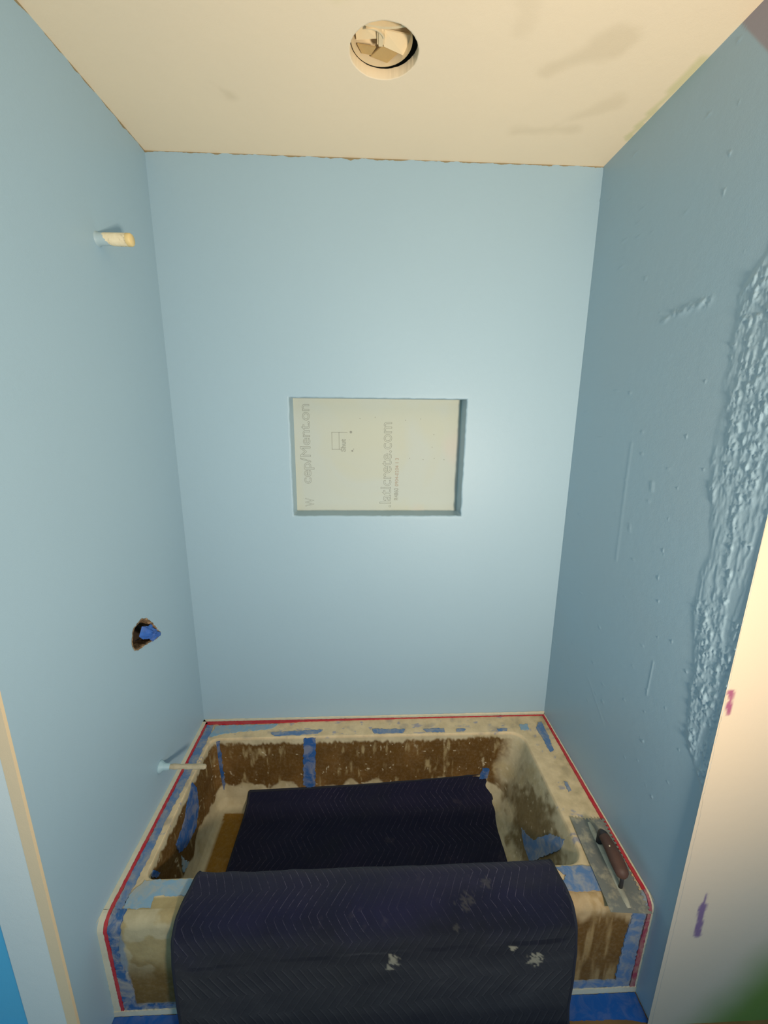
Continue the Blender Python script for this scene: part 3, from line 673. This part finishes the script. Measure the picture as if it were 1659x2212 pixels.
# normals by finite differences, then folds and lumps
du = np.gradient(P, axis=1); dv = np.gradient(P, axis=0); N = np.cross(du, dv); N /= np.linalg.norm(N, axis=-1, keepdims=True)+1e-9
if N[60, 100, 2] < 0: N = -N
q3 = np.stack([Uc, V_, Uc*0], -1)
h = (fbm(q3, (5, 7, 1), 3, 31)-.5)*.010 + (fbm(q3, (22, 22, 1), 3, 32)-.5)*.003
h += .006*np.exp(-((Uc-.93-(V_-.10)*(-.35))/.018)**2)*np.exp(-((V_-.10)/.09)**2)        # soft fold near the far right corner
h += np.where(V_ > .98, (fbm(q3, (7, 4, 1), 3, 33)-.5)*.012, 0)
h = np.clip(h, -.004, .02)
P = P + N*h[..., None]
sag = ss(0, .06, V_)*0
P[:8, :, 2] -= (np.sin(uu*math.pi)*.010)[None, :]*np.linspace(1, 0, 8)[:, None]
# plaster clods dropped on the fabric, kept in the alpha of the colour attribute
al = np.zeros(V_.shape); nz = fbm(q3, 140, 4, 40)-.5
for (x, v, r) in ((.59, 1.005, .011), (.578, 1.03, .007), (.97, 1.03, .014), (.905, .99, .006), (.79, .875, .014), (.86, .84, .010), (.92, .685, .030), (.76, .93, .006)):
    al = np.maximum(al, ss(r*.35, -r*.3, np.hypot(Uc-x+.02, V_-v)-r+nz*r*5)*(1.0 if r < .02 and v > .95 else .12))
def blanket():
    bl = grid_mesh('quilted_sheet', P, None, M_bl, None, uv=np.stack([Uc, V_], -1))
    me = bl.data; at = me.color_attributes.new('Col', 'FLOAT_COLOR', 'POINT')
    c4 = np.zeros((P.shape[0]*P.shape[1], 4), np.float32); c4[:, 3] = al.reshape(-1); at.data.foreach_set('color', c4.reshape(-1))
    md = bl.modifiers.new('thick', 'SOLIDIFY'); md.thickness = .006; md.offset = 0
    return bl
bl = blanket()
bk = empty('moving_blanket', (.75, -.72, 0), 'dark navy quilted moving blanket draped from the tub over its front rim', 'blanket')
bl.parent = bk; bl.matrix_parent_inverse = Matrix.Translation(-Vector(bk.location))
M_bind = simple('dark_binding_tape', (34, 36, 48), .9, var=.2)
def binding(path, name):
    n = 10; rows = []
    for i in range(len(path)):
        tn = path[min(i+1, len(path)-1)]-path[max(i-1, 0)]; tn /= np.linalg.norm(tn)+1e-9
        a = np.cross(tn, [.3, .5, .8]); a /= np.linalg.norm(a); b = np.cross(tn, a)
        rows.append([path[i]+(.0050*(a*math.cos(2*math.pi*j/n)+b*math.sin(2*math.pi*j/n))) for j in range(n)])
    o = grid_mesh(name, np.array(rows), None, M_bind, bk, closed=True)
binding(P[::2, 0], 'edge_binding'); binding(P[::2, -1], 'edge_binding'); binding(P[0, ::2], 'edge_binding')

# ------------------------------------------------------------------ notched trowel on the right rim
tr = empty('notched_trowel', (1.45, -.637, RZ+.005), 'notched steel trowel with a brown handle lying on the right tub rim', 'trowel')
t = NT('scratched_steel', .55, .25); v = t.coord(); n = t.noise(t.mapping(v, (90, 8, 90)), 1, 5, .6)
c = t.mixc(t.ramp(t.noise(v, 32, 5, .65), [(.48, 0.0), (.66, 1.0)]), lin((128, 128, 120)), lin((176, 166, 142)))
M_steel = t.out(c, t.bump(n, .3, .0006), t.ramp(t.noise(v, 25, 4), [(.3, .35), (.7, .7)]))
ang = math.radians(-4.0)
def tl(x, y, z):   # trowel space (x across, y along, centre at blade centre) -> world
    return (1.4485+x*math.cos(ang)-y*math.sin(ang)*-1*-1, -.637+x*math.sin(ang)+y*math.cos(ang), RZ+.0065+z)
def tmesh(name, bm, mat, smooth=False, parent=None):
    for v_ in bm.verts: v_.co = Vector(tl(*v_.co))
    return from_bm(name, bm, mat, parent or tr, smooth)
hw, hl = .056, .135
out = [(-hw, -hl), (hw, -hl)]
y = -hl+.006
while y < hl-.012:      # square teeth along the wall side
    out += [(hw, y), (hw-.006, y), (hw-.006, y+.006), (hw, y+.006)]; y += .0125
out += [(hw, hl)]; x = hw-.008
while x > -hw+.010:     # teeth along the far end
    out += [(x, hl), (x, hl-.005), (x-.005, hl-.005), (x-.005, hl)]; x -= .0105
out += [(-hw, hl)]
bm = bmesh.new(); f = bm.faces.new([bm.verts.new((a, b, 0)) for a, b in out]); r = bmesh.ops.extrude_face_region(bm, geom=[f])
bmesh.ops.translate(bm, verts=[g for g in r['geom'] if isinstance(g, bmesh.types.BMVert)], vec=(0, 0, .0012)); bmesh.ops.triangulate(bm, faces=bm.faces[:])
tmesh('blade', bm, M_steel)
bm = bmesh.new(); pf = [(-.008, .0012), (-.006, .005), (0, .0075), (.006, .005), (.008, .0012)]; rows = []
for i in range(25):
    yy = -.125+.245*i/24; k = min(1, (i+1)/3, (25-i)/3); rows.append([bm.verts.new((x*(.4+.6*k), yy, .0012+(z-.0012)*k)) for x, z in pf])
for i in range(24):
    for j in range(4): bm.faces.new((rows[i][j], rows[i][j+1], rows[i+1][j+1], rows[i+1][j]))
tmesh('mounting_bar', bm, tape_mat('plaster_highlight_bar', (190, 184, 162), .6, dustcol=(128, 126, 112)), True)  # plaster-cream bar, lightened to paint in its bright highlight
M_han = simple('worn_brown_handle', (98, 66, 52), .6, scale=40, var=.5, bump=.001); M_blk = simple('dark_iron', (62, 58, 58), .5, .4)
bm = bmesh.new(); rows = []; n = 20; m = 26     # handle: swelling grip
for i in range(m+1):
    q = i/m; yy = -.085+.125*q; cz = .052+.006*math.sin(q*math.pi)
    rad = (.0155+.003*math.sin(q*math.pi)+.0015*math.sin(q*2*math.pi))*(math.sin(min(1, (q+.02)*9, (1.02-q)*9)*math.pi/2))
    rows.append([bm.verts.new((rad*1.05*math.cos(2*math.pi*j/n), yy, cz+rad*.95*math.sin(2*math.pi*j/n))) for j in range(n)])
for i in range(m):
    for j in range(n): bm.faces.new((rows[i][j], rows[i][(j+1) % n], rows[i+1][(j+1) % n], rows[i+1][j]))
bm.faces.new(rows[0]); bm.faces.new(rows[-1][::-1]); han = tmesh('handle', bm, M_han, True)
def rod(name, path, rad, mat, sq=1.0):
    bm = bmesh.new(); rows = []; n = 12
    for i, p in enumerate(path):
        p = Vector(p); a = Vector(path[min(i+1, len(path)-1)])-Vector(path[max(i-1, 0)]); a.normalize(); s1 = a.cross(Vector((1, 0, 0))); s1.normalize(); s2 = Vector((1, 0, 0))
        r_ = rad[i] if isinstance(rad, (list, tuple)) else rad
        rows.append([bm.verts.new(p+s1*r_*math.cos(2*math.pi*j/n)+s2*r_*sq*math.sin(2*math.pi*j/n)) for j in range(n)])
    for i in range(len(rows)-1):
        for j in range(n): bm.faces.new((rows[i][j], rows[i][(j+1) % n], rows[i+1][(j+1) % n], rows[i+1][j]))
    bm.faces.new(rows[0]); bm.faces.new(rows[-1][::-1]); return tmesh(name, bm, mat, True)
rod('shank', [(0, .052, .006), (0, .054, .018), (0, .053, .034), (0, .046, .048), (0, .036, .053), (0, .024, .054)], [.010, .008, .009, .012, .0145, .0140], M_blk)
rod('shank', [(0, -.075, .006), (0, -.077, .02), (0, -.076, .034), (0, -.070, .046)], [.006, .005, .005, .006], M_blk)
bm = bmesh.new(); bmesh.ops.create_uvsphere(bm, u_segments=14, v_segments=8, radius=.0042, matrix=Matrix.Translation((-.006, -.012, .0715)) @ Matrix.Scale(.5, 4, (0, 0, 1)))
tmesh('rivet', bm, simple('pale_rivet', (226, 208, 178), .5, var=.05), True, han)
bpy.data.materials.remove(fl.m)
